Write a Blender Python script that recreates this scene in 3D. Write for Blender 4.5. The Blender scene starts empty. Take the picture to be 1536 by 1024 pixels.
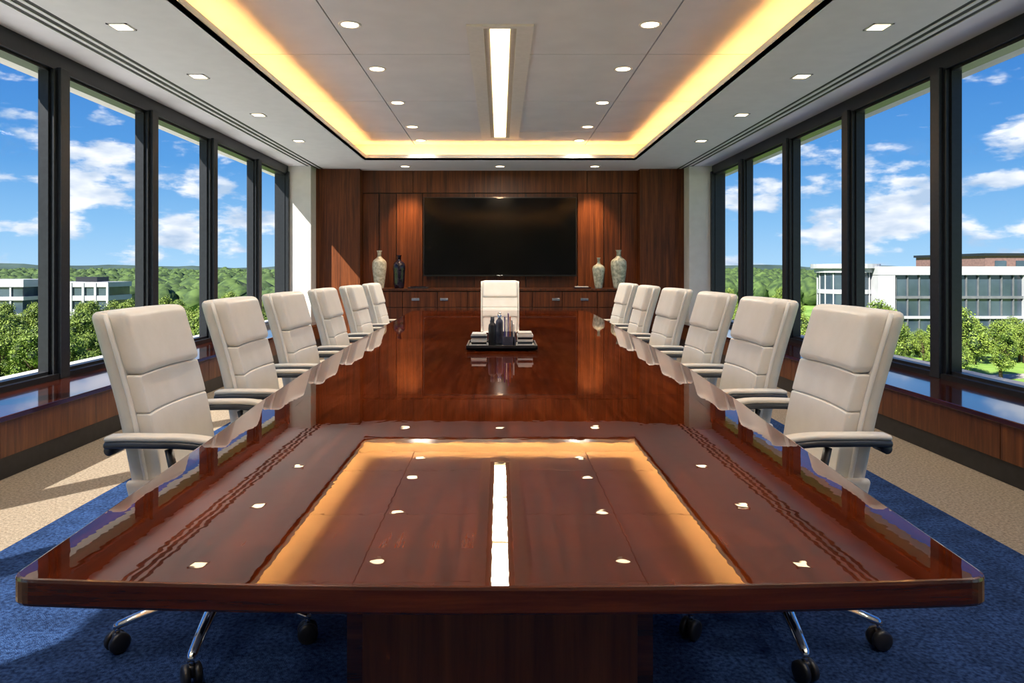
import bpy, bmesh, math, random
from mathutils import Vector, Matrix, noise
random.seed(7)
S = bpy.context.scene
COL = S.collection

# ------------------------------------------------------------------ materials
def new_mat(name):
    m = bpy.data.materials.new(name); m.use_nodes = True
    nt = m.node_tree
    for n in list(nt.nodes): nt.nodes.remove(n)
    out = nt.nodes.new('ShaderNodeOutputMaterial')
    b = nt.nodes.new('ShaderNodeBsdfPrincipled')
    nt.links.new(b.outputs[0], out.inputs[0])
    return m, nt, b, out
def setp(b, **k):
    for a, v in k.items():
        b.inputs[a.replace('_', ' ')].default_value = v
def rgba(c): return (c[0], c[1], c[2], 1)
def srgb(r, g, b):
    f = lambda v: (v/255/12.92) if v/255 <= .04045 else ((v/255+.055)/1.055)**2.4
    return (f(r), f(g), f(b))
def noisy(name, c1, c2, scale=20, rough=.5, metal=0, bump=0, bscale=None, stretch=(1,1,1), coat=0, detail=4, lo=.35, hi=.65, coatr=.03, spec=.5, macro=0):
    m, nt, b, out = new_mat(name)
    tc = nt.nodes.new('ShaderNodeTexCoord'); mp = nt.nodes.new('ShaderNodeMapping')
    mp.inputs['Scale'].default_value = stretch
    nt.links.new(tc.outputs['Object'], mp.inputs[0])
    n = nt.nodes.new('ShaderNodeTexNoise'); n.inputs['Scale'].default_value = scale; n.inputs['Detail'].default_value = detail
    nt.links.new(mp.outputs[0], n.inputs['Vector'])
    r = nt.nodes.new('ShaderNodeValToRGB')
    r.color_ramp.elements[0].position = lo; r.color_ramp.elements[1].position = hi
    r.color_ramp.elements[0].color = rgba(c1); r.color_ramp.elements[1].color = rgba(c2)
    nt.links.new(n.outputs['Fac'], r.inputs[0])
    if macro:
        n5 = nt.nodes.new('ShaderNodeTexNoise'); n5.inputs['Scale'].default_value = macro; n5.inputs['Detail'].default_value = 5
        nt.links.new(mp.outputs[0], n5.inputs['Vector'])
        r5 = nt.nodes.new('ShaderNodeValToRGB'); r5.color_ramp.elements[0].position = .35; r5.color_ramp.elements[1].position = .65
        r5.color_ramp.elements[0].color = (.62,.62,.64,1); r5.color_ramp.elements[1].color = (1.2,1.2,1.2,1)
        nt.links.new(n5.outputs['Fac'], r5.inputs[0])
        mx5 = nt.nodes.new('ShaderNodeMix'); mx5.data_type='RGBA'; mx5.blend_type='MULTIPLY'; mx5.inputs[0].default_value=.75
        nt.links.new(r.outputs[0], mx5.inputs[6]); nt.links.new(r5.outputs[0], mx5.inputs[7])
        nt.links.new(mx5.outputs[2], b.inputs['Base Color'])
    else:
        nt.links.new(r.outputs[0], b.inputs['Base Color'])
    setp(b, Roughness=rough, Metallic=metal)
    b.inputs['Specular IOR Level'].default_value = spec
    if coat: b.inputs['Coat Weight'].default_value = coat; b.inputs['Coat Roughness'].default_value = coatr
    if bump:
        n2 = nt.nodes.new('ShaderNodeTexNoise'); n2.inputs['Scale'].default_value = bscale or scale
        n2.inputs['Detail'].default_value = 3
        nt.links.new(mp.outputs[0], n2.inputs['Vector'])
        bp = nt.nodes.new('ShaderNodeBump'); bp.inputs['Strength'].default_value = bump; bp.inputs['Distance'].default_value = .01
        nt.links.new(n2.outputs['Fac'], bp.inputs['Height']); nt.links.new(bp.outputs[0], b.inputs['Normal'])
    return m
def wood(name, dark, mid, light, stretch, rough=.35, coat=0., coat_ior=1.5, coatr=.03, wav=0, spec=.5, dist=.4, patch=.4, rl=.3, rh=.72):
    m, nt, b, out = new_mat(name)
    tc = nt.nodes.new('ShaderNodeTexCoord'); mp = nt.nodes.new('ShaderNodeMapping')
    mp.inputs['Scale'].default_value = stretch
    nt.links.new(tc.outputs['Object'], mp.inputs[0])
    n1 = nt.nodes.new('ShaderNodeTexNoise'); n1.inputs['Scale'].default_value = 1; n1.inputs['Detail'].default_value = 9
    n1.inputs['Roughness'].default_value = .68; n1.inputs['Distortion'].default_value = dist
    nt.links.new(mp.outputs[0], n1.inputs['Vector'])
    n2 = nt.nodes.new('ShaderNodeTexNoise'); n2.inputs['Scale'].default_value = 1.6; n2.inputs['Detail'].default_value = 3
    nt.links.new(tc.outputs['Object'], n2.inputs['Vector'])
    r = nt.nodes.new('ShaderNodeValToRGB'); cr = r.color_ramp
    cr.elements[0].position = rl; cr.elements[0].color = rgba(dark)
    cr.elements[1].position = rh; cr.elements[1].color = rgba(light)
    e = cr.elements.new(.5); e.color = rgba(mid)
    nt.links.new(n1.outputs['Fac'], r.inputs[0])
    mx = nt.nodes.new('ShaderNodeMix'); mx.data_type = 'RGBA'; mx.blend_type = 'MULTIPLY'; mx.inputs[0].default_value = patch
    r2 = nt.nodes.new('ShaderNodeValToRGB'); r2.color_ramp.elements[0].position = .35; r2.color_ramp.elements[1].position = .65
    r2.color_ramp.elements[0].color = (.6,.55,.55,1); r2.color_ramp.elements[1].color = (1.15,1.12,1.1,1)
    nt.links.new(n2.outputs['Fac'], r2.inputs[0])
    nt.links.new(r.outputs[0], mx.inputs[6]); nt.links.new(r2.outputs[0], mx.inputs[7])
    nt.links.new(mx.outputs[2], b.inputs['Base Color'])
    setp(b, Roughness=rough); b.inputs['Specular IOR Level'].default_value = spec
    if coat:
        b.inputs['Coat Weight'].default_value = coat; b.inputs['Coat IOR'].default_value = coat_ior; b.inputs['Coat Roughness'].default_value = coatr
    if wav:
        n3 = nt.nodes.new('ShaderNodeTexNoise'); n3.inputs['Scale'].default_value = 30; n3.inputs['Detail'].default_value = 1
        nt.links.new(tc.outputs['Object'], n3.inputs['Vector'])
        bp = nt.nodes.new('ShaderNodeBump'); bp.inputs['Strength'].default_value = wav; bp.inputs['Distance'].default_value = .001
        nt.links.new(n3.outputs['Fac'], bp.inputs['Height']); nt.links.new(bp.outputs[0], b.inputs['Coat Normal'])
    return m
def emis(name, c, s):
    m, nt, b, out = new_mat(name)
    setp(b, Base_Color=rgba(c)); b.inputs['Emission Color'].default_value = rgba(c); b.inputs['Emission Strength'].default_value = s
    return m

M = {}
M['ceil'] = noisy('ceiling_paint', (.78,.78,.78), (.81,.81,.81), 8, .8)
M['ceil_hi'] = noisy('ceiling_panel', (.65,.65,.67), (.70,.70,.72), 3, .75)
M['white'] = noisy('white_plaster', (.62,.60,.56), (.66,.64,.60), 8, .8)
M['black'] = noisy('black_gap', (.006,.006,.006), (.012,.012,.012), 10, .6)
M['frame'] = noisy('dark_anodised_metal', (.008,.009,.012), (.012,.014,.018), 30, .35, spec=.4)
M['frame2'] = noisy('charcoal_cladding', (.012,.015,.021), (.018,.022,.029), 30, .45, spec=.4)
M['wallwood'] = wood('walnut_panel', srgb(50,24,9), srgb(94,48,20), srgb(126,70,33), (26,26,1.0), .38, spec=.35)
M['wallwood2'] = wood('walnut_panel_dark', srgb(40,19,7), srgb(79,40,16), srgb(108,58,27), (26,26,1.0), .38, spec=.35)
M['sillwood'] = wood('sill_panel', srgb(60,28,10), srgb(98,54,24), srgb(128,78,40), (26,26,1.6), .35)
M['silltop'] = wood('sill_top_wood', srgb(34,12,6), srgb(58,22,11), srgb(78,32,17), (22,1.2,22), .12, coat=.6)
CI_=1.60
M['table'] = wood('mahogany_table', srgb(66,23,7), srgb(98,38,12), srgb(128,57,20), (42,2.6,42), .35, coat=1, coat_ior=CI_, coatr=.010, wav=.05, spec=.0, dist=.15, patch=.8, rl=.30,rh=.72)
M['tableb'] = wood('mahogany_border', srgb(58,19,6), srgb(86,32,10), srgb(112,48,17), (42,2.6,42), .35, coat=1, coat_ior=CI_, coatr=.010, wav=.05, spec=.0, dist=.15, patch=.8, rl=.30,rh=.72)
M['inlay'] = wood('inlay_line', srgb(38,12,5), srgb(56,19,8), srgb(70,26,11), (18,2,18), .3, coat=1, coat_ior=CI_, coatr=.010, spec=.0)
M['edge'] = wood('table_edge_wood', srgb(44,17,6), srgb(80,34,13), srgb(112,54,22), (2,18,34), .25, coat=.6)
M['ped'] = wood('pedestal_wood', srgb(62,27,10), srgb(108,54,22), srgb(138,74,34), (26,26,1.2), .3, coat=.3)
M['blue'] = noisy('blue_carpet', srgb(18,36,74), srgb(60,90,140), 75, .95, bump=1, bscale=260, detail=14, lo=.32, hi=.70, spec=.1, macro=7)
M['beige'] = noisy('beige_carpet', srgb(128,115,99), srgb(182,166,146), 80, .95, bump=1, bscale=260, detail=14, lo=.3, hi=.7, spec=.1)
M['leather'] = noisy('cream_leather', srgb(240,236,227), srgb(246,242,234), 12, .36, bump=.06, bscale=220)
M['leather2'] = noisy('cream_leather_shell', srgb(212,207,197), srgb(222,217,207), 12, .38, bump=.06, bscale=220)
M['chrome'] = noisy('polished_chrome', (.75,.76,.78), (.82,.83,.85), 6, .08, metal=1)
M['plastic'] = noisy('black_plastic', (.012,.012,.014), (.02,.02,.022), 20, .35)
M['gray'] = noisy('dark_grey_arm', srgb(48,53,62), srgb(58,63,72), 20, .35)
M['screen'] = noisy('tv_glass', (.002,.002,.002), (.003,.003,.003), 5, .10, spec=.2)
M['bezel'] = noisy('tv_bezel', (.006,.006,.006), (.009,.009,.009), 20, .3)
M['lin'] = emis('linear_diffuser', (1,.76,.40), 3.6)
M['cove'] = emis('cove_led_strip', (1,.45,.12), 40)
M['spot'] = emis('downlight_lens', (1,.78,.48), 7)
M['trim'] = noisy('downlight_trim', (.7,.68,.65), (.75,.73,.7), 20, .4)
M['fixt'] = noisy('fixture_recess', (.40,.38,.35), (.44,.42,.39), 20, .5)
M['brass'] = noisy('steel_plate', (.5,.5,.52), (.6,.6,.62), 20, .25, metal=1)

# thin glass
m, nt, b, out = new_mat('window_glass'); M['glass'] = m
nt.nodes.remove(b)
tr = nt.nodes.new('ShaderNodeBsdfTransparent'); tr.inputs[0].default_value = (.97,.99,.99,1)
gl = nt.nodes.new('ShaderNodeBsdfGlossy'); gl.inputs['Roughness'].default_value = .02
mx = nt.nodes.new('ShaderNodeMixShader'); mx.inputs[0].default_value = .008
nt.links.new(tr.outputs[0], mx.inputs[1]); nt.links.new(gl.outputs[0], mx.inputs[2])
nt.links.new(mx.outputs[0], out.inputs[0])

# ------------------------------------------------------------------ mesh helper
class MB:
    def __init__(s): s.v=[]; s.f=[]; s.mi=[]; s.sm=[]; s.mats=[]
    def m(s, k):
        if k not in s.mats: s.mats.append(k)
        return s.mats.index(k)
    def add(s, vs, fs, k, smooth=False, T=None):
        o=len(s.v); 
        if T is not None: vs=[T@Vector(p) for p in vs]
        s.v += [tuple(p) for p in vs]; i=s.m(k)
        for f in fs: s.f.append([a+o for a in f]); s.mi.append(i); s.sm.append(smooth)
    def box(s,x0,x1,y0,y1,z0,z1,k,T=None):
        vs=[(x,y,z) for x in (x0,x1) for y in (y0,y1) for z in (z0,z1)]
        s.add(vs,[(0,1,3,2),(4,6,7,5),(0,4,5,1),(2,3,7,6),(0,2,6,4),(1,5,7,3)],k,False,T)
    def rbox(s,c,h,r,k,deform=None,n=6,T=None):
        ax=[]
        for a in range(3):
            H=h[a]; L=[-H+r*t for t in (0,.3,.65,1)]
            w=H-r
            if w>1e-6: L+=[-w+2*w*i/n for i in range(1,n)]
            L+=[H-r*t for t in (1,.65,.3,0)]
            ax.append(L)
        idx={}; vs=[]; fs=[]
        def vid(p):
            key=tuple(round(q,6) for q in p)
            if key not in idx:
                q=[max(-(h[a]-r),min(h[a]-r,p[a])) for a in range(3)]
                d=Vector([p[a]-q[a] for a in range(3)])
                if d.length>1e-9: d=d.normalized()*r
                P=Vector(q)+d+Vector(c)
                if deform: P=Vector(deform(P))
                idx[key]=len(vs); vs.append(P)
            return idx[key]
        for a in range(3):
            u=(a+1)%3; w=(a+2)%3
            for sg in (-1,1):
                for i in range(len(ax[u])-1):
                    for j in range(len(ax[w])-1):
                        q=[]
                        for (ii,jj) in ((i,j),(i+1,j),(i+1,j+1),(i,j+1)):
                            p=[0,0,0]; p[a]=sg*h[a]; p[u]=ax[u][ii]; p[w]=ax[w][jj]; q.append(vid(p))
                        if sg<0: q.reverse()
                        if len(set(q))>2: fs.append(q)
        s.add(vs,fs,k,True,T)
    def tube(s,pts,rad,k,seg=14,flat=1.0,T=None,smooth=True):
        vs=[];fs=[]; P=[Vector(p) for p in pts]
        for i,p in enumerate(P):
            t=(P[min(i+1,len(P)-1)]-P[max(i-1,0)]).normalized()
            up=Vector((0,0,1)) if abs(t.z)<.9 else Vector((1,0,0))
            a=t.cross(up).normalized(); bb=a.cross(t).normalized()
            for j in range(seg):
                an=2*math.pi*j/seg
                vs.append(p+a*math.cos(an)*rad[i]+bb*math.sin(an)*rad[i]*flat)
        for i in range(len(P)-1):
            for j in range(seg):
                fs.append((i*seg+j,i*seg+(j+1)%seg,(i+1)*seg+(j+1)%seg,(i+1)*seg+j))
        fs.append(tuple(range(seg))[::-1]); fs.append(tuple((len(P)-1)*seg+j for j in range(seg)))
        s.add(vs,fs,k,smooth,T)
    def lathe(s,prof,k,seg=28,c=(0,0,0),T=None,smooth=True):
        vs=[];fs=[]
        for r,z in prof:
            for j in range(seg):
                a=2*math.pi*j/seg; vs.append((c[0]+r*math.cos(a),c[1]+r*math.sin(a),c[2]+z))
        for i in range(len(prof)-1):
            for j in range(seg):
                fs.append((i*seg+j,i*seg+(j+1)%seg,(i+1)*seg+(j+1)%seg,(i+1)*seg+j))
        s.add(vs,fs,k,smooth,T)
    def mesh(s,name):
        me=bpy.data.meshes.new(name); me.from_pydata(s.v,[],s.f)
        for k in s.mats: me.materials.append(M[k])
        me.polygons.foreach_set('material_index',s.mi); me.polygons.foreach_set('use_smooth',s.sm)
        me.update()
        bm=bmesh.new(); bm.from_mesh(me); bmesh.ops.recalc_face_normals(bm,faces=bm.faces); bm.to_mesh(me); bm.free()
        return me
    def obj(s,name,bevel=0):
        o=bpy.data.objects.new(name,s.mesh(name)); COL.objects.link(o)
        if bevel:
            b=o.modifiers.new('bevel','BEVEL'); b.width=bevel; b.segments=2; b.limit_method='ANGLE'
        return o

EYE=1.17; CO=2.79; CI=3.05
Y0=-2.2; YB=11.45

# ------------------------------------------------------------------ floor
f=MB(); f.box(-2.08,2.15,Y0,YB,-.1,0,'blue'); f.box(-3.5,-2.08,Y0,YB,-.1,0,'beige'); f.box(2.15,3.5,Y0,YB,-.1,0,'beige'); f.obj('floor')

# ------------------------------------------------------------------ ceiling
c=MB()
YC0,YC1=-1.2,10.3
slots=[(2.83,2.87),(2.90,2.945),(2.975,3.015)]
def lowslab(sg):
    xs=[1.98]+[q for s_ in slots for q in s_]+[3.55]
    for i in range(0,len(xs),2):
        a,b_=sg*xs[i],sg*xs[i+1]; c.box(min(a,b_),max(a,b_),Y0,YB,CO,CO+.03,'ceil')
    for (p,q) in slots:
        a,b_=sg*p,sg*q; c.box(min(a,b_),max(a,b_),Y0,YB,CO+.006,CO+.02,'black')
for sg in (-1,1): lowslab(sg)
c.box(-1.98,1.98,YC1,YB,CO,CO+.03,'ceil'); c.box(-1.98,1.98,Y0,YC0,CO,CO+.03,'ceil')
t=.02
c.box(-2.0,-1.98,YC0-t,YC1+t,CO,2.87,'ceil'); c.box(1.98,2.0,YC0-t,YC1+t,CO,2.87,'ceil')
c.box(-1.98,1.98,YC1,YC1+t,CO,2.87,'ceil'); c.box(-1.98,1.98,YC0-t,YC0,CO,2.87,'ceil')
R=.22
c.box(-2.22,-2.20,YC0-R,YC1+R,CO+.03,CI,'ceil'); c.box(2.20,2.22,YC0-R,YC1+R,CO+.03,CI,'ceil')
c.box(-2.20,2.20,YC1+R-.02,YC1+R,CO+.03,CI,'ceil'); c.box(-2.20,2.20,YC0-R,YC0-R+.02,CO+.03,CI,'ceil')
xs=[-2.23,-1.28,1.28,2.23]; ys=[YC0-R,1.0,2.7,4.4,6.1,7.8,9.5,YC1+R]
g=.006
for i in range(3):
    for j in range(len(ys)-1):
        c.box(xs[i]+(g if i else 0),xs[i+1]-(g if i<2 else 0),ys[j]+g,ys[j+1]-g,CI,CI+.02,'ceil_hi')
c.box(-3.6,3.6,Y0-.1,YB+.1,CI+.022,CI+.1,'black')
c.obj('ceiling')
l=MB()
for sg in (-1,1): l.box(sg*2.036-.009,sg*2.036+.009,YC0-.035,YC1+.035,CO+.031,CO+.040,'cove')
l.box(-2.02,2.02,YC1+.047,YC1+.065,CO+.031,CO+.040,'cove'); l.box(-2.02,2.02,YC0-.065,YC0-.047,CO+.031,CO+.040,'cove')
l.obj('cove_light_strip')

l=MB()
l.box(-.26,-.13,5.35,9.95,CI-.018,CI,'trim'); l.box(.13,.26,5.35,9.95,CI-.018,CI,'trim')
l.box(-.13,.13,5.35,5.4,CI-.018,CI,'trim'); l.box(-.13,.13,9.9,9.95,CI-.018,CI,'trim')
l.box(-.13,.13,5.4,9.9,CI-.004,CI,'fixt')
n=6; L=(9.86-5.44)/n
for i in range(n): l.box(-.078,.078,5.44+i*L+.006,5.44+(i+1)*L-.006,CI-.012,CI-.004,'lin')
lf=l.obj('linear_ceiling_light')
for yy in (6.3,7.65,9.0):
    ld=bpy.data.lights.new('linear_lamp','AREA'); ld.shape='RECTANGLE'; ld.size=.15; ld.size_y=1.3; ld.energy=20; ld.color=(1,.9,.76)
    lo=bpy.data.objects.new('lamp',ld); lo.location=(0,yy,CI-.02); COL.objects.link(lo); lo.parent=lf

def downlight(x,y,z,square=False,power=10,spot=math.radians(125),blend=.8,col=(1,.91,.80),face=None):
    d=MB()
    if square:
        w=.068
        d.box(-w,w,-w,-w+.014,-.006,0,'trim'); d.box(-w,w,w-.014,w,-.006,0,'trim'); d.box(-w,-w+.014,-w,w,-.006,0,'trim'); d.box(w-.014,w,-w,w,-.006,0,'trim')
        d.box(-w+.014,w-.014,-w+.014,w-.014,-.003,0,'spot')
    else:
        d.lathe([(.088,0),(.086,-.006),(.072,-.007),(.066,-.002)],'trim')
        seg=24; vs=[(.066*math.cos(2*math.pi*i/seg),.066*math.sin(2*math.pi*i/seg),-.0025) for i in range(seg)]
        d.add(vs,[tuple(range(seg))],'spot')
    o=d.obj('recessed_downlight'); o.location=(x,y,z)
    if power:
        ld=bpy.data.lights.new('downlight_lamp','SPOT'); ld.energy=power; ld.spot_size=spot; ld.spot_blend=blend; ld.color=col; ld.shadow_soft_size=.05
        lo=bpy.data.objects.new('lamp',ld); lo.location=(0,0,-.03); COL.objects.link(lo); lo.parent=o
        if face: lo.rotation_euler=face
for y in (.2,1.5,2.8,4.1,5.36,6.54,7.86,9.18,10.15):
    for sg in (-1,1): downlight(sg*1.15,y,CI,False,31)
for y in (.0,1.15,2.3,3.48,4.66,5.85,7.3,8.77):
    for sg in (-1,1): downlight(sg*2.52,y,CO,True,22)
for x in (-1.48,0,1.48): downlight(x,10.93,CO,False,140,math.radians(62),.95,(1,.64,.34),(math.radians(20),0,0))

# ------------------------------------------------------------------ back wall
w=MB()
WY=11.4; PY=11.2; ZT=CO
w.box(-3.5,3.5,WY+.03,YB+.08,0,ZT,'black')
fz=2.42
w.box(-2.24,-1.42,WY,WY+.03,fz+.008,ZT,'wallwood'); w.box(-1.412,1.412,WY,WY+.03,fz+.008,ZT,'wallwood'); w.box(1.42,2.24,WY,WY+.03,fz+.008,ZT,'wallwood')
px=[-2.24,-1.97,-1.69,-1.26,-.42,.42,1.26,1.69,1.97,2.24]
for i in range(len(px)-1):
    w.box(px[i]+.007,px[i+1]-.007,WY,WY+.03,.0,fz-.006,'wallwood' if i%2==0 else 'wallwood2')
for sg in (-1,1):
    a,b_=sorted((sg*2.24,sg*2.945)); w.box(a,b_,PY,WY+.03,0,ZT,'wallwood')
    a,b_=sorted((sg*2.945,sg*3.48)); w.box(a,b_,10.9,YB+.06,0,ZT,'white')
    a,b_=sorted((sg*3.275,sg*3.49)); w.box(a,b_,10.84,10.899,.362,2.7,'frame')
w.obj('wall_back',.002)
w=MB(); w.box(-3.6,3.6,Y0-.1,Y0,0,CO+.3,'white'); w.obj('wall_front')

# ------------------------------------------------------------------ side walls (low wood dado + deep sill) and windows
GX=3.36
cent=[5.27-1.4*k for k in range(5,0,-1)]+[5.27,6.65,8.06,9.56]
for sg,nm in ((-1,'left'),(1,'right')):
    w=MB()
    def b(x0,x1,*a):
        p,q=sorted((sg*x0,sg*x1)); w.box(p,q,*a)
    b(2.80,3.5,Y0,10.9,0,.33,'black')
    b(2.78,2.80,Y0,10.9,.0,.12,'plastic')
    ys=[Y0]+[c0 for c0 in cent if c0>Y0+.3]+[10.9]
    for i in range(len(ys)-1): b(2.765,2.80,ys[i]+.003,ys[i+1]-.003,.125,.328,'sillwood')
    b(3.28,3.5,Y0,10.9,.33,.40,'frame')
    b(3.30,3.5,Y0,10.9,2.66,CO,'frame')
    b(3.5,3.6,Y0-.1,YB,-1.3,.40,'white'); b(3.5,3.6,Y0-.1,YB,2.66,CI+.1,'white')
    w.obj('wall_'+nm)
    w=MB(); b(2.74,3.30,Y0,10.9,.33,.362,'silltop'); w.obj('trim_sill_'+nm,.004)
    w=MB()
    for c0 in cent:
        b(3.27,3.44,c0-.055,c0+.055,.362,2.68,'frame2')
        b(3.30,3.42,c0-.09,c0-.055,.40,2.66,'frame'); b(3.30,3.42,c0+.055,c0+.09,.40,2.66,'frame')
    w.obj('trim_mullions_'+nm,.003)
    ys=[Y0]+cent+[10.95]
    k=0
    for i in range(len(ys)-1):
        y0=ys[i]+(.09 if i else 0); y1=ys[i+1]-(.09 if i<len(ys)-2 else .10)
        if y1-y0<.2: continue
        w=MB(); fr_=.022
        b(3.33,3.39,y0,y1,.40,.40+fr_,'frame'); b(3.33,3.39,y0,y1,2.66-fr_,2.66,'frame')
        b(3.33,3.39,y0,y0+fr_,.40,2.66,'frame'); b(3.33,3.39,y1-fr_,y1,.40,2.66,'frame')
        w.add([(sg*GX,y0,.40),(sg*GX,y1,.40),(sg*GX,y1,2.66),(sg*GX,y0,2.66)],[(0,1,2,3)],'glass')
        k+=1; w.obj('window_%d'%(k+(0 if sg<0 else 20)))

# ------------------------------------------------------------------ credenza
w=MB()
w.box(-2.2,2.2,10.8,11.39,.10,.845,'wallwood2'); w.box(-2.15,2.15,10.86,11.38,0,.10,'black')
w.box(-2.22,2.22,10.76,11.395,.85,.885,'wallwood2')
dx=[-2.19,-1.5,-.96,-.5,0,.5,.96,1.5,2.19]
for i in range(len(dx)-1):
    w.box(dx[i]+.006,dx[i+1]-.006,10.775,10.8,.60,.835,'wallwood'); w.box(dx[i]+.006,dx[i+1]-.006,10.775,10.8,.11,.59,'wallwood')
for x in (-.86,-1.3,.86,1.3): w.box(x-.06,x+.06,10.765,10.775,.70,.74,'brass')
w.obj('credenza',.003)

# ------------------------------------------------------------------ television
w=MB()
w.box(-1.235,1.235,11.27,11.34,1.07,2.345,'bezel'); w.box(-1.22,1.22,11.262,11.27,1.095,2.33,'screen'); w.box(-.5,.5,11.34,11.395,1.4,2.0,'bezel')
w.box(-.05,.05,11.258,11.262,1.078,1.088,'brass')
tv=w.obj('television',.003)

# ------------------------------------------------------------------ vases
M['vc']=noisy('cream_ceramic', srgb(176,166,142), srgb(216,208,186), 26, .35, bump=.5, bscale=60, lo=.4,hi=.6)
M['vg']=noisy('celadon_ceramic', srgb(140,146,130), srgb(196,198,180), 22, .3, bump=.3, bscale=50, lo=.4,hi=.6)
M['vd']=noisy('dark_glazed_ceramic', srgb(18,16,26), srgb(44,34,46), 14, .12)
def vase(prof,k,x,h,r,y=11.0):
    v=MB(); pr=[(a*r,b_*h) for a,b_ in prof]
    pts=[]
    for i in range(len(pr)-1):
        for t in range(4):
            u=t/4; p0=pr[max(i-1,0)];p1=pr[i];p2=pr[i+1];p3=pr[min(i+2,len(pr)-1)]
            q=[.5*((2*p1[a])+(-p0[a]+p2[a])*u+(2*p0[a]-5*p1[a]+4*p2[a]-p3[a])*u*u+(-p0[a]+3*p1[a]-3*p2[a]+p3[a])*u**3) for a in (0,1)]
            pts.append((max(q[0],.001),max(0,min(h,q[1]))))
    pts.append(pr[-1]); pts.append((pr[-1][0]*.75,h*.99)); pts.append((pr[-1][0]*.7,h*.8)); pts.append((.001,h*.78))
    v.lathe([(.001,0)]+pts,k)
    o=v.obj('vase'); o.location=(x,y,.8855)
tall=[(.62,0),(.72,.12),(.92,.4),(1,.6),(.9,.72),(.45,.80),(.27,.85),(.25,.93),(.38,1)]
bott=[(.7,0),(.85,.1),(.95,.45),(1,.65),(.85,.76),(.4,.83),(.3,.87),(.3,.94),(.42,1)]
bulb=[(.55,0),(.66,.1),(.9,.45),(1,.62),(.85,.72),(.35,.79),(.22,.85),(.2,.93),(.3,1)]
vase(tall,'vc',-1.895,.59,.112); vase(bott,'vd',-1.585,.52,.098); vase(bulb,'vg',1.55,.48,.098); vase(tall,'vg',1.865,.6,.125)
b_=MB(); b_.box(-1.44,-1.12,10.9,11.1,.886,.905,'plastic'); b_.box(-1.40,-1.16,10.92,11.08,.905,.918,'vd'); b_.obj('book_stack',.002)
b_=MB(); b_.box(1.15,1.42,10.9,11.1,.886,.902,'vd'); b_.box(1.18,1.38,10.92,11.08,.902,.916,'leather2'); b_.obj('book_stack',.002)

# ------------------------------------------------------------------ conference table
st=[(.96,.672),(1.25,.69),(1.76,.725),(2.2,.765),(3.05,.815),(4.4,.86),(6.0,.89),(7.2,.905)]
def hw(y):
    for i in range(len(st)-1):
        if y<=st[i+1][0]:
            u=(y-st[i][0])/(st[i+1][0]-st[i][0]); return st[i][1]+(st[i+1][1]-st[i][1])*max(0,u)
    return st[-1][1]
tb=MB(); NX=24
YN,YF=.96,7.25
BOW=.026
def near(x,inset=0): 
    return YN+inset-BOW*(1-(x/.672)**2)-.006
def far(x,inset=0): return YF-inset+.05*(1-(x/.9)**2)
NY=40
def ring(ins):
    P=[]; corners=[]
    for i in range(NX+1):
        u=-1+2*i/NX; x=u*(hw(YN+ins)-ins); P.append((x,near(x,ins)))
    for j in range(1,NY):
        y=(YN+ins)+(YF-YN-2*ins)*j/NY; P.append((hw(y)-ins,y))
    for i in range(NX+1):
        u=1-2*i/NX; x=u*(hw(YF)-ins); P.append((x,far(x,ins)))
    for j in range(NY-1,0,-1):
        y=(YN+ins)+(YF-YN-2*ins)*j/NY; P.append((-(hw(y)-ins),y))
    cidx={0,NX,NX+NY-1+1-1+0,2*NX+NY}
    cidx={0,NX,NX+NY,2*NX+NY}
    r=.03*max(0.02,1-ins/.13); Q=[]
    n=len(P)
    for i,p in enumerate(P):
        if i in cidx:
            A=Vector(P[(i-1)%n]); B=Vector(p); C=Vector(P[(i+1)%n])
            a=B+(A-B).normalized()*min(r,(A-B).length*.8); c2=B+(C-B).normalized()*min(r,(C-B).length*.8)
            for t in range(7):
                u=t/6; q=a*(1-u)**2+B*2*u*(1-u)+c2*u*u; Q.append((q.x,q.y))
        else: Q.append(p)
    return Q
TZ=.75
def strip(i0,z0,i1,z1,k,smooth=False):
    A=ring(i0);B=ring(i1);n=len(A)
    tb.add([(x,y,z0) for x,y in A]+[(x,y,z1) for x,y in B],[(i,(i+1)%n,n+(i+1)%n,n+i) for i in range(n)],k,smooth)
strip(.02,TZ-.040,.002,TZ-.038,'edge'); strip(.002,TZ-.038,0,TZ-.034,'edge'); strip(0,TZ-.034,0,TZ-.005,'edge')
strip(0,TZ-.005,.001,TZ-.001,'edge',True); strip(.001,TZ-.001,.004,TZ,'edge',True)
strip(.004,TZ,.13,TZ,'tableb')
def grid_field(ins,k):
    A=[]; n=30; mrow=60
    for j in range(mrow+1):
        for i in range(n+1):
            u=-1+2*i/n
            v=j/mrow
            y=(YN+ins)+(YF-YN-2*ins)*v
            H=(hw(y)-ins); x=u*H
            y2=y+(-BOW*(1-(x/.672)**2)-.006)*(1-v)+ (.05*(1-(x/.9)**2))*v
            if j>0 and j<mrow and abs(u)==1: y2=y
            A.append((x,y2,TZ))
    tb.add(A,[(j*(n+1)+i,j*(n+1)+i+1,(j+1)*(n+1)+i+1,(j+1)*(n+1)+i) for j in range(mrow) for i in range(n)],k)
grid_field(.13,'table')
A=ring(.02); tb.add([(x,y,TZ-.040) for x,y in A],[tuple(range(len(A)))[::-1]],'edge')
for y in (2.36,4.3,5.9): tb.box(-.63,.63,y-.0015,y+.0015,TZ-.001,TZ+.0002,'inlay')
def ped(y0,y1,hwid):
    tb.box(-hwid+.03,hwid-.03,y0,y1,.03,TZ-.040,'ped')
    for sg in (-1,1):
        a,b2=sorted((sg*(hwid-.028),sg*hwid)); tb.box(a,b2,y0+.02,y1-.02,.03,TZ-.040,'edge')
    tb.box(-hwid+.05,hwid-.05,y0+.04,y1-.04,0,.03,'black')
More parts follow.
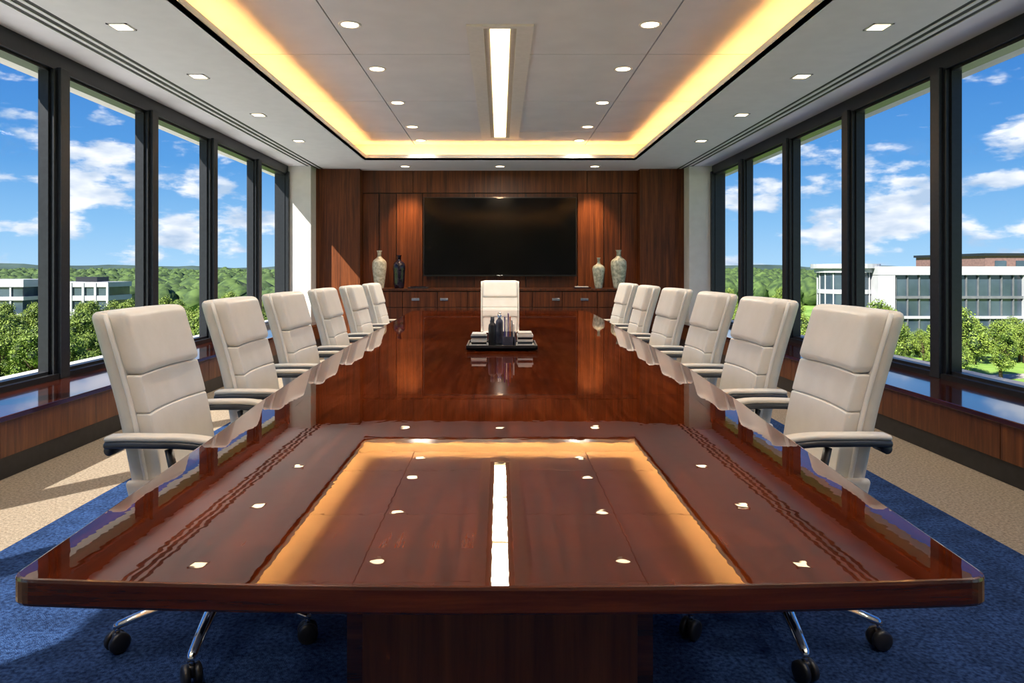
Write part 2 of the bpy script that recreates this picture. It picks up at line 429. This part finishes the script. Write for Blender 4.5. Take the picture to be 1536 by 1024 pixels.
ped(1.16,2.6,.258); ped(3.4,4.8,.258); ped(5.6,6.9,.258)
tb.obj('conference_table')

# ------------------------------------------------------------------ chairs
def chair_mesh(ang):
    ch=MB()
    def bx(z):
        u=max(0,(z-.48)/.57)
        return -.125-.120*u**1.1+.010*math.sin(u*math.pi*1.3)
    def bd(P):
        return (P.x+bx(P.z)+.5*P.y**2, P.y, P.z)
    def bsh(P):
        k=1-.10*max(0,(.62-P.z)/.2)
        return (P.x+bx(P.z)+.5*P.y**2, P.y*k, P.z)
    ch.rbox((-.055,0,.735),(.028,.216,.312),.026,'leather2',bsh,n=14)
    ch.rbox((-.008,0,.955),(.037,.198,.096),.024,'leather',bd,n=8)
    ch.rbox((-.017,0,.802),(.030,.199,.0560),.007,'leather',bd,n=8)
    ch.rbox((-.017,0,.615),(.030,.199,.1300),.007,'leather',bd,n=8)
    for sg in (-1,1):
        pts=[(bx(z)-.030+.5*.04,sg*.214*(1-.10*max(0,(.62-z)/.2)),z) for z in [.44+.06*i for i in range(11)]]
        ch.tube(pts,[.007]*11,'leather',seg=8)
    def sd(P): return (P.x,P.y,P.z+.25*max(0,abs(P.y)-.05)**2-.5*max(0,P.x-.15)**2)
    ch.rbox((.075,0,.468),(.255,.235,.045),.038,'leather',sd,n=8)
    ch.rbox((.045,0,.42),(.20,.2,.018),.016,'leather2',None,n=4)
    for sg in (-1,1):
        def wd(P,sg=sg): return (P.x-.25*(P.z-.45)+.35*max(0,.47-P.z),P.y,P.z)
        ch.rbox((-.125,sg*.220,.47),(.045,.016,.085),.015,'leather2',wd,n=5)
        def ad(P,sg=sg):
            x=P.x+.06
            return (P.x,P.y+sg*.02*math.cos(x*9),P.z+.03-1.1*max(0,x-.02)**2-.5*max(0,-x-.06)**2)
        ch.rbox((-.065,sg*.256,.663),(.163,.026,.008),.0078,'leather2',ad,n=10)
        ch.rbox((-.065,sg*.256,.646),(.165,.028,.0105),.0095,'gray',ad,n=10)
        ch.tube([(-.215,sg*.215,.655),(-.215,sg*.275,.655)],[.015,.015],'gray')
        ch.tube([(.0,sg*.20,.425),(-.0,sg*.262,.435),(-.01,sg*.278,.50),(-.03,sg*.276,.60),(-.045,sg*.274,.66)],[.016,.018,.018,.017,.016],'gray',flat=.6)
    ch.tube([(.0,0,.40),(-.14,0,.42),(-.19,0,.50),(-.2,0,.58)],[.03,.035,.035,.025],'gray',flat=.6)
    ch.rbox((.03,0,.388),(.11,.07,.022),.015,'plastic')
    ch.tube([(0,0,.39),(0,0,.26)],[.02,.02],'chrome'); ch.tube([(0,0,.27),(0,0,.09)],[.029,.03],'plastic')
    ch.tube([(0,0,.15),(0,0,.135),(0,0,.085)],[.035,.045,.045],'chrome')
    for k in range(5):
        a=math.radians(ang+72*k); d=Vector((math.cos(a),math.sin(a),0)); R_=.30
        ch.tube([d*.03+Vector((0,0,.125)),d*.12+Vector((0,0,.122)),d*.22+Vector((0,0,.103)),d*.295+Vector((0,0,.083)),d*.31+Vector((0,0,.076))],[.024,.021,.017,.015,.010],'chrome',flat=.75)
        ch.tube([d*R_+Vector((0,0,.085)),d*R_+Vector((0,0,.05))],[.008,.008],'chrome')
        side=Vector((-math.sin(a+.5),math.cos(a+.5),0)); cc=d*R_+Vector((0,0,.031))
        for q in (-1,1):
            ch.tube([cc+side*q*.006,cc+side*q*.009,cc+side*q*.022,cc+side*q*.026],[.026,.031,.031,.024],'plastic',seg=20)
        ch.rbox(tuple(cc+Vector((0,0,.012))),(.014,.014,.018),.010,'plastic',n=3)
    return ch.mesh('office_chair')
mL=chair_mesh(276); mR=chair_mesh(96-12); mH=chair_mesh(20)
def chair(me,x,y,rot):
    o=bpy.data.objects.new('office_chair',me); COL.objects.link(o); o.location=(x,y,0.0); o.rotation_euler=(0,0,rot)
cy=[2.27,3.03,3.78,4.62,5.50,6.42]
jit=[0,.02,-.02,.02,-.01,.01]
for i,y in enumerate(cy):
    dx_=[0,0,.01,.01,.01,.02][i]
    chair(mL,-.90+dx_*-1,y,jit[i]); chair(mR,.90+dx_,y+(.02 if i==0 else 0),math.pi+jit[-i])
chair(mH,0,7.86,-math.pi/2)

# ------------------------------------------------------------------ tray with items
Tz=TZ+.0005
w=MB()
w.box(-.175,.195,3.62,3.90,Tz+.008,Tz+.018,'plastic')
for (a,b2,c2,d2) in ((-.175,.195,3.62,3.628),(-.175,.195,3.892,3.90),(-.175,-.167,3.62,3.90),(.187,.195,3.62,3.90)):
    w.box(a,b2,c2,d2,Tz+.008,Tz+.03,'plastic')
w.box(-.13,.15,3.66,3.86,Tz,Tz+.008,'plastic')
w.obj('serving_tray',.002)
z0=Tz+.0185
M['paper']=noisy('white_paper', (.72,.70,.66), (.8,.78,.74), 20, .6)
M['bluep']=noisy('blue_print', srgb(40,60,120), srgb(90,80,150), 30, .3)
M['orp']=noisy('orange_print', srgb(170,80,50), srgb(200,140,110), 30, .3)
M['purp']=noisy('violet_print', srgb(70,50,110), srgb(150,120,170), 30, .3)
M['clear']=noisy('smoky_glass', srgb(70,72,86), srgb(110,112,128), 14, .1)
w=MB(); z=z0
for i,(s_,k) in enumerate(((.0,'paper'),(.004,'plastic'),(.002,'paper'),(.005,'paper'),(.0,'gray'),(.006,'paper'))):
    w.box(-.155+s_,-.068-s_,3.68+s_,3.80,z,z+.0105,k); z+=.011
w.obj('notepad_stack',.001)
w=MB(); z=z0
for i,(s_,k) in enumerate(((.0,'paper'),(.004,'gray'),(.002,'paper'),(.005,'plastic'),(.0,'paper'),(.006,'leather2'))):
    w.box(.09+s_,.175-s_,3.68+s_,3.80,z,z+.0115,k); z+=.012
w.obj('notepad_stack',.001)
def bottle(x,y,r,h,k,kc,name='bottle'):
    h*=1.06
    v=MB(); v.lathe([(.001,0),(r*.95,0),(r,.004),(r,h*.68),(r*.9,h*.74),(r*.45,h*.8),(r*.42,h*.86)],k,seg=20); v.lathe([(r*.5,h*.84),(r*.5,h),(.001,h)],kc,seg=20)
    o=v.obj(name); o.location=(x,y,z0)
bottle(-.04,3.72,.021,.145,'plastic','gray'); bottle(-.003,3.82,.020,.16,'clear','chrome'); bottle(-.046,3.82,.018,.12,'vd','plastic')
w=MB()
for i,(k,h_) in enumerate((('bluep',.155),('paper',.14),('purp',.172),('orp',.155),('clear',.13),('paper',.115))):
    T=Matrix.Translation((.022+i*.0095,3.73,z0))
    w.box(0,.006,-.03-.002*i,.05,.002,h_,k,T)
w.box(.014,.084,3.69,3.69+.003,z0,z0+.05,'clear'); w.box(.014,.084,3.785,3.788,z0,z0+.07,'clear'); w.box(.014,.084,3.69,3.788,z0,z0+.002,'clear')
w.obj('brochure_holder')

# ------------------------------------------------------------------ exterior
GZ=-8.0
M['grass']=noisy('lawn_grass', srgb(104,142,52), srgb(146,178,80), .35, .9, detail=8)
M['leaf']=noisy('tree_leaves', srgb(72,98,28), srgb(142,162,66), 1.1, .6, detail=6, lo=.35, hi=.65)
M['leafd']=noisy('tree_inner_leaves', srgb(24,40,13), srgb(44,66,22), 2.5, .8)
M['bark']=noisy('bark', srgb(60,46,34), srgb(92,74,56), 9, .9)
M['forest']=noisy('forest_canopy', srgb(36,60,28), srgb(84,108,52), .55, .85, bump=1, bscale=1.2, detail=8)
M['hill']=noisy('hazy_hill', srgb(42,64,60), srgb(66,88,80), .03, .95, detail=8)  # bluish green: distance haze is put into the colour
M['bwhite']=noisy('white_concrete', (.38,.39,.41), (.45,.46,.48), .5, .7)
M['bounce']=noisy('white_bounce_top', (.74,.73,.71), (.84,.83,.81), 30, .9)  # pale top of the added slab, reflects sun up to the ceiling
M['bglass']=noisy('facade_glass', (.03,.05,.07), (.06,.09,.12), .3, .08, spec=.8)
M['bmull']=noisy('facade_mullion', (.12,.13,.14), (.16,.17,.18), 2, .5)
M['bbrick']=noisy('brown_brick', srgb(110,84,84), srgb(130,100,96), 2, .9)
M['path']=noisy('asphalt_path', srgb(160,152,142), srgb(180,172,160), 2, .9)
w=MB(); w.add([(-3000,-400,GZ),(3000,-400,GZ),(3000,4000,GZ),(-3000,4000,GZ)],[(0,1,2,3)],'grass'); w.obj('lawn')
w=MB()
w.add([(28,56,GZ+.03),(80,66,GZ+.03),(80,68.4,GZ+.03),(28,58.4,GZ+.03)],[(0,1,2,3)],'path'); w.obj('footpath')
for sg in (-1,1):
    w=MB(); a,b2=sorted((sg*3.61,sg*10.2)); w.box(a,b2,-6,13.5,GZ,-1.35,'white'); w.box(a,b2,-6,13.5,-1.35,-1.32,'bounce'); w.obj('bounce_slab')  # unseen slabs added below the windows to bounce sunlight onto the ceiling

def tree_mesh(seed,h,cr):
    rnd=random.Random(seed); t=MB()
    t.tube([(0,0,0),(.05,0,h*.3),(0,.08,h*.55),(0,0,h*.8)],[.22,.17,.12,.05],'bark',seg=8)
    cl=[]
    for i in range(26):
        a=rnd.uniform(0,2*math.pi); v=rnd.uniform(0,1); rr=cr*(.25+.6*math.sqrt(rnd.random()))*math.sin(math.pi*(.22+.68*v))
        cl.append((Vector((rr*math.cos(a),rr*math.sin(a),h*(.26+.64*v))),cr*rnd.uniform(.20,.36)))
    cl.append((Vector((0,0,h*.92)),cr*.28))
    vs=[];fs=[]
    for p,r in cl:
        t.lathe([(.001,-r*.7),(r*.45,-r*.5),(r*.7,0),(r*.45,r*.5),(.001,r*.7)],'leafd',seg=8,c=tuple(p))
        t.tube([(0,0,h*.35),tuple(p)],[.07,.03],'bark',seg=5)
        for k in range(330):
            d=Vector((rnd.gauss(0,1),rnd.gauss(0,1),rnd.gauss(0,1))).normalized()
            q=p+d*r*rnd.uniform(.7,1.45)
            n=(d+Vector((rnd.gauss(0,.7),rnd.gauss(0,.7),rnd.gauss(0,.7)))).normalized()
            u=n.orthogonal().normalized(); w_=n.cross(u); s_=rnd.uniform(.06,.13)
            o=len(vs); vs+= [q+u*s_,q+w_*s_*.6,q-u*s_,q-w_*s_*.6]; fs.append((o,o+1,o+2,o+3))
    t.add(vs,fs,'leaf')
    return t.mesh('tree')
TM=[tree_mesh(1,7,2.2),tree_mesh(2,6.5,2.5),tree_mesh(3,7.6,2.0)]
rnd=random.Random(11)
def tree(x,y,s):
    o=bpy.data.objects.new('tree',rnd.choice(TM)); COL.objects.link(o)
    o.location=(x,y,GZ); o.rotation_euler=(0,0,rnd.uniform(0,6.28)); o.scale=(s,s,s*rnd.uniform(.85,1.05))
cnt=0
while cnt<210:
    d=rnd.uniform(50,122); r=rnd.uniform(-.95,-.24); x=r*d
    if -93<x<-51 and d>88: continue
    if d>104 and x<-45: continue
    tree(x,d,rnd.uniform(.48,.84)); cnt+=1
for i in range(50):
    d=rnd.uniform(66,76); r=rnd.uniform(.24,.95); x=r*d
    tree(x,d,rnd.uniform(.40,.66))
for i in range(24):
    d=rnd.uniform(54,68); r=rnd.uniform(.24,.58); x=r*d
    tree(x,d,rnd.uniform(.45,.7))
for i in range(40):
    d=rnd.uniform(78,140); r=rnd.uniform(.24,.42); x=r*d
    if x>33 and d<98: continue
    tree(x,d,rnd.uniform(.6,.85))
for (x,d,s) in ((33.5,62,1.0),(31,58,.8),(39,60,.9),(41.5,58,.68),(36,56,.62),(49,62,.85),(52.5,66,1.1),(29,68,.8),(26,60,.7)): tree(x,d,s)

def blob(vs,fs,c,r,rn):
    o=len(vs); seg=7; rings=[(-.9,.45),(-.45,.9),(.1,1.0),(.6,.72),(.92,.3)]
    for zz,q in rings:
        for j in range(seg):
            a=2*math.pi*j/seg+zz; k=rn.uniform(.8,1.2)
            vs.append((c[0]+r*q*k*math.cos(a),c[1]+r*q*k*math.sin(a),c[2]+r*zz*rn.uniform(.85,1.15)))
    for i in range(4):
        for j in range(seg): fs.append((o+i*seg+j,o+i*seg+(j+1)%seg,o+(i+1)*seg+(j+1)%seg,o+(i+1)*seg+j))
    fs.append(tuple(o+4*seg+j for j in range(seg)))
vs=[];fs=[]
for i in range(10000):
    d=100*(9**rnd.random()); r=rnd.uniform(-1.1,1.1)
    x=r*d
    if abs(r)<.18: continue
    if r>0 and d<180: continue
    R_=rnd.uniform(1.6,3.2)*(1+d/700)
    if r<0 and d<128: continue
    blob(vs,fs,(x,d,GZ+rnd.uniform(1.6,3.4)+d*.0032),R_,rnd)
w=MB(); w.add(vs,fs,'forest',True); w.obj('forest')
w=MB(); vs=[];n=160
for i in range(n+1):
    x=-1600+3200*i/n; h=7+7*noise.noise(Vector((x*.002,3,0)))+3*noise.noise(Vector((x*.012,7,0)))+1.5*noise.noise(Vector((x*.06,9,0)))
    vs+=[(x,950,GZ),(x,1000,h),(x,1100,GZ)]
fs=[]
for i in range(n): 
    for k in (0,1): fs.append((i*3+k,i*3+3+k,i*3+4+k,i*3+1+k))
w.add(vs,fs,'hill',True); w.obj('hills')

def office(x0,x1,y0,y1,zt,floors,fh,band,mull):
    w=MB(); w.box(x0+.3,x1-.3,y0+.3,y1-.3,GZ,zt-.2,'bglass')
    w.box(x0,x1,y0,y1,zt-band,zt,'bwhite')
    for i in range(1,floors+1):
        zz=zt-i*fh; 
        if zz<GZ: break
        w.box(x0,x1,y0,y1,zz-band*.5,zz,'bwhite')
    x=x0+.05
    while x<x1: w.box(x,x+.22,y0+.1,y0+.28,GZ,zt-.1,'bwhite'); x+=mull
    return w
w=office(-90,-64,94,102,-.1,3,2.3,1.0,2.4); w.box(-63.9,-55,98,104,GZ,-.9,'bglass')
for i in range(4):
    w.box(-63.95,-54.8,97.8,104.2,-1.2-1.9*i,-.5-1.9*i,'bwhite')
for i in range(6): w.box(-63.5+i*1.7,-63.2+i*1.7,97.72,98,GZ,-.6,'bwhite')
w.box(-60,-57,99,102,-.45,.2,'frame2')
w.obj('office_building')
w=MB()
w.box(43.7,95,80.5,94,GZ,1.0,'bglass')
w.box(43.2,95,80,94.5,.62,1.6,'bwhite'); w.box(43.25,45.2,80.05,94.4,GZ,.7,'bwhite'); w.box(45.25,95,80.1,94.4,GZ,-6.6,'bwhite')
w.box(60,61.2,79.8,94.3,GZ,1.58,'bwhite'); w.box(45.3,95,80.2,94.2,-2.1,-1.8,'bmull'); w.box(45.3,95,80.2,94.1,-4.4,-4.1,'bwhite')
x=45.4
while x<94: w.box(x,x+.09,80.3,80.6,GZ+.01,.9,'bmull'); x+=1.35
for (z0_,z1_,r,k) in ((GZ,.9,3.0,'bglass'),(.88,1.4,3.4,'bwhite'),(1.38,1.9,3.8,'bwhite'),(-1.6,-1.1,3.1,'bwhite'),(-4.2,-3.7,3.1,'bwhite')):
    w.lathe([(.01,z0_),(r,z0_),(r,z1_),(.01,z1_)],k,seg=32,c=(41.4,84,0),smooth=False)
for i in range(18):
    a=2*math.pi*i/18; w.box(41.4+3.05*math.cos(a)-.05,41.4+3.05*math.cos(a)+.05,84+3.05*math.sin(a)-.05,84+3.05*math.sin(a)+.05,GZ,.88,'bwhite')
w.obj('office_building')
w=MB(); w.box(104,150,150,175,GZ,4.6,'bbrick'); w.box(103.5,150.2,149.5,175.2,4.25,4.8,'frame2')
for i in range(9): w.box(106+i*4.5,108.4+i*4.5,149.8,150.2,1.2,3.2,'bglass')
w.obj('brick_building')

# ------------------------------------------------------------------ sky + sun
wd=bpy.data.worlds.new('sky'); S.world=wd; wd.use_nodes=True; nt=wd.node_tree
for n_ in list(nt.nodes): nt.nodes.remove(n_)
out=nt.nodes.new('ShaderNodeOutputWorld'); bg=nt.nodes.new('ShaderNodeBackground'); nt.links.new(bg.outputs[0],out.inputs[0])
tc=nt.nodes.new('ShaderNodeTexCoord'); sep=nt.nodes.new('ShaderNodeSeparateXYZ'); nt.links.new(tc.outputs['Generated'],sep.inputs[0])
rp=nt.nodes.new('ShaderNodeValToRGB'); cr=rp.color_ramp
cr.elements[0].position=0; cr.elements[0].color=rgba(srgb(160,198,228))
cr.elements[1].position=1; cr.elements[1].color=rgba(srgb(26,76,158))
for p,cc in ((.06,(128,178,222)),(.14,(84,146,208)),(.28,(50,114,190)),(.5,(32,90,172))):
    e=cr.elements.new(p); e.color=rgba(srgb(*cc))
nt.links.new(sep.outputs[2],rp.inputs[0])
mp=nt.nodes.new('ShaderNodeMapping'); mp.inputs['Scale'].default_value=(1,1,2.6); mp.inputs['Location'].default_value=(.1,.5,.85)
nt.links.new(tc.outputs['Generated'],mp.inputs[0])
n1=nt.nodes.new('ShaderNodeTexNoise'); n1.inputs['Scale'].default_value=10; n1.inputs['Detail'].default_value=12; n1.inputs['Roughness'].default_value=.56
nt.links.new(mp.outputs[0],n1.inputs['Vector'])
rb=nt.nodes.new('ShaderNodeValToRGB'); q=rb.color_ramp
q.elements[0].position=0; q.elements[0].color=(.51,.51,.51,1); q.elements[1].position=.6; q.elements[1].color=(.36,.36,.36,1)
e=q.elements.new(.04); e.color=(.54,.54,.54,1); e=q.elements.new(.13); e.color=(.515,.515,.515,1); e=q.elements.new(.24); e.color=(.42,.42,.42,1)
nt.links.new(sep.outputs[2],rb.inputs[0])
ad=nt.nodes.new('ShaderNodeMath'); ad.operation='ADD'; nt.links.new(n1.outputs['Fac'],ad.inputs[0]); nt.links.new(rb.outputs[0],ad.inputs[1])
mr=nt.nodes.new('ShaderNodeMapRange'); mr.inputs[1].default_value=1.00; mr.inputs[2].default_value=1.12; mr.interpolation_type='SMOOTHSTEP'
nt.links.new(ad.outputs[0],mr.inputs[0])
n2=nt.nodes.new('ShaderNodeTexNoise'); n2.inputs['Scale'].default_value=16; n2.inputs['Detail'].default_value=8
nt.links.new(mp.outputs[0],n2.inputs['Vector'])
r4=nt.nodes.new('ShaderNodeValToRGB'); r4.color_ramp.elements[0].position=.36; r4.color_ramp.elements[1].position=.60
r4.color_ramp.elements[0].color=rgba(srgb(168,188,214)); r4.color_ramp.elements[1].color=rgba(srgb(232,234,240))
nt.links.new(n2.outputs['Fac'],r4.inputs[0])
mx=nt.nodes.new('ShaderNodeMix'); mx.data_type='RGBA'
nt.links.new(mr.outputs[0],mx.inputs[0]); nt.links.new(rp.outputs[0],mx.inputs[6]); nt.links.new(r4.outputs[0],mx.inputs[7])
nt.links.new(mx.outputs[2],bg.inputs[0]); bg.inputs[1].default_value=1.0

sl=bpy.data.lights.new('sun','SUN'); sl.energy=9.5; sl.angle=.009; sl.color=(1,.94,.85)
so=bpy.data.objects.new('sun',sl); COL.objects.link(so)
so.rotation_euler=Vector((1,1.2,-1.2)).to_track_quat('-Z','Y').to_euler(); so.location=(-20,-20,30)

# ------------------------------------------------------------------ camera
cd=bpy.data.cameras.new('camera'); cd.sensor_width=36; cd.lens=1050/1536*36; cd.shift_x=18/1536; cd.shift_y=-107/1536; cd.clip_end=6000; cd.clip_start=.05
co=bpy.data.objects.new('camera',cd); COL.objects.link(co); co.location=(0,0,EYE); co.rotation_euler=(math.radians(90),0,0)
S.camera=co
S.view_settings.view_transform='Standard'; S.view_settings.look='None'; S.view_settings.exposure=.38; S.view_settings.gamma=1.0
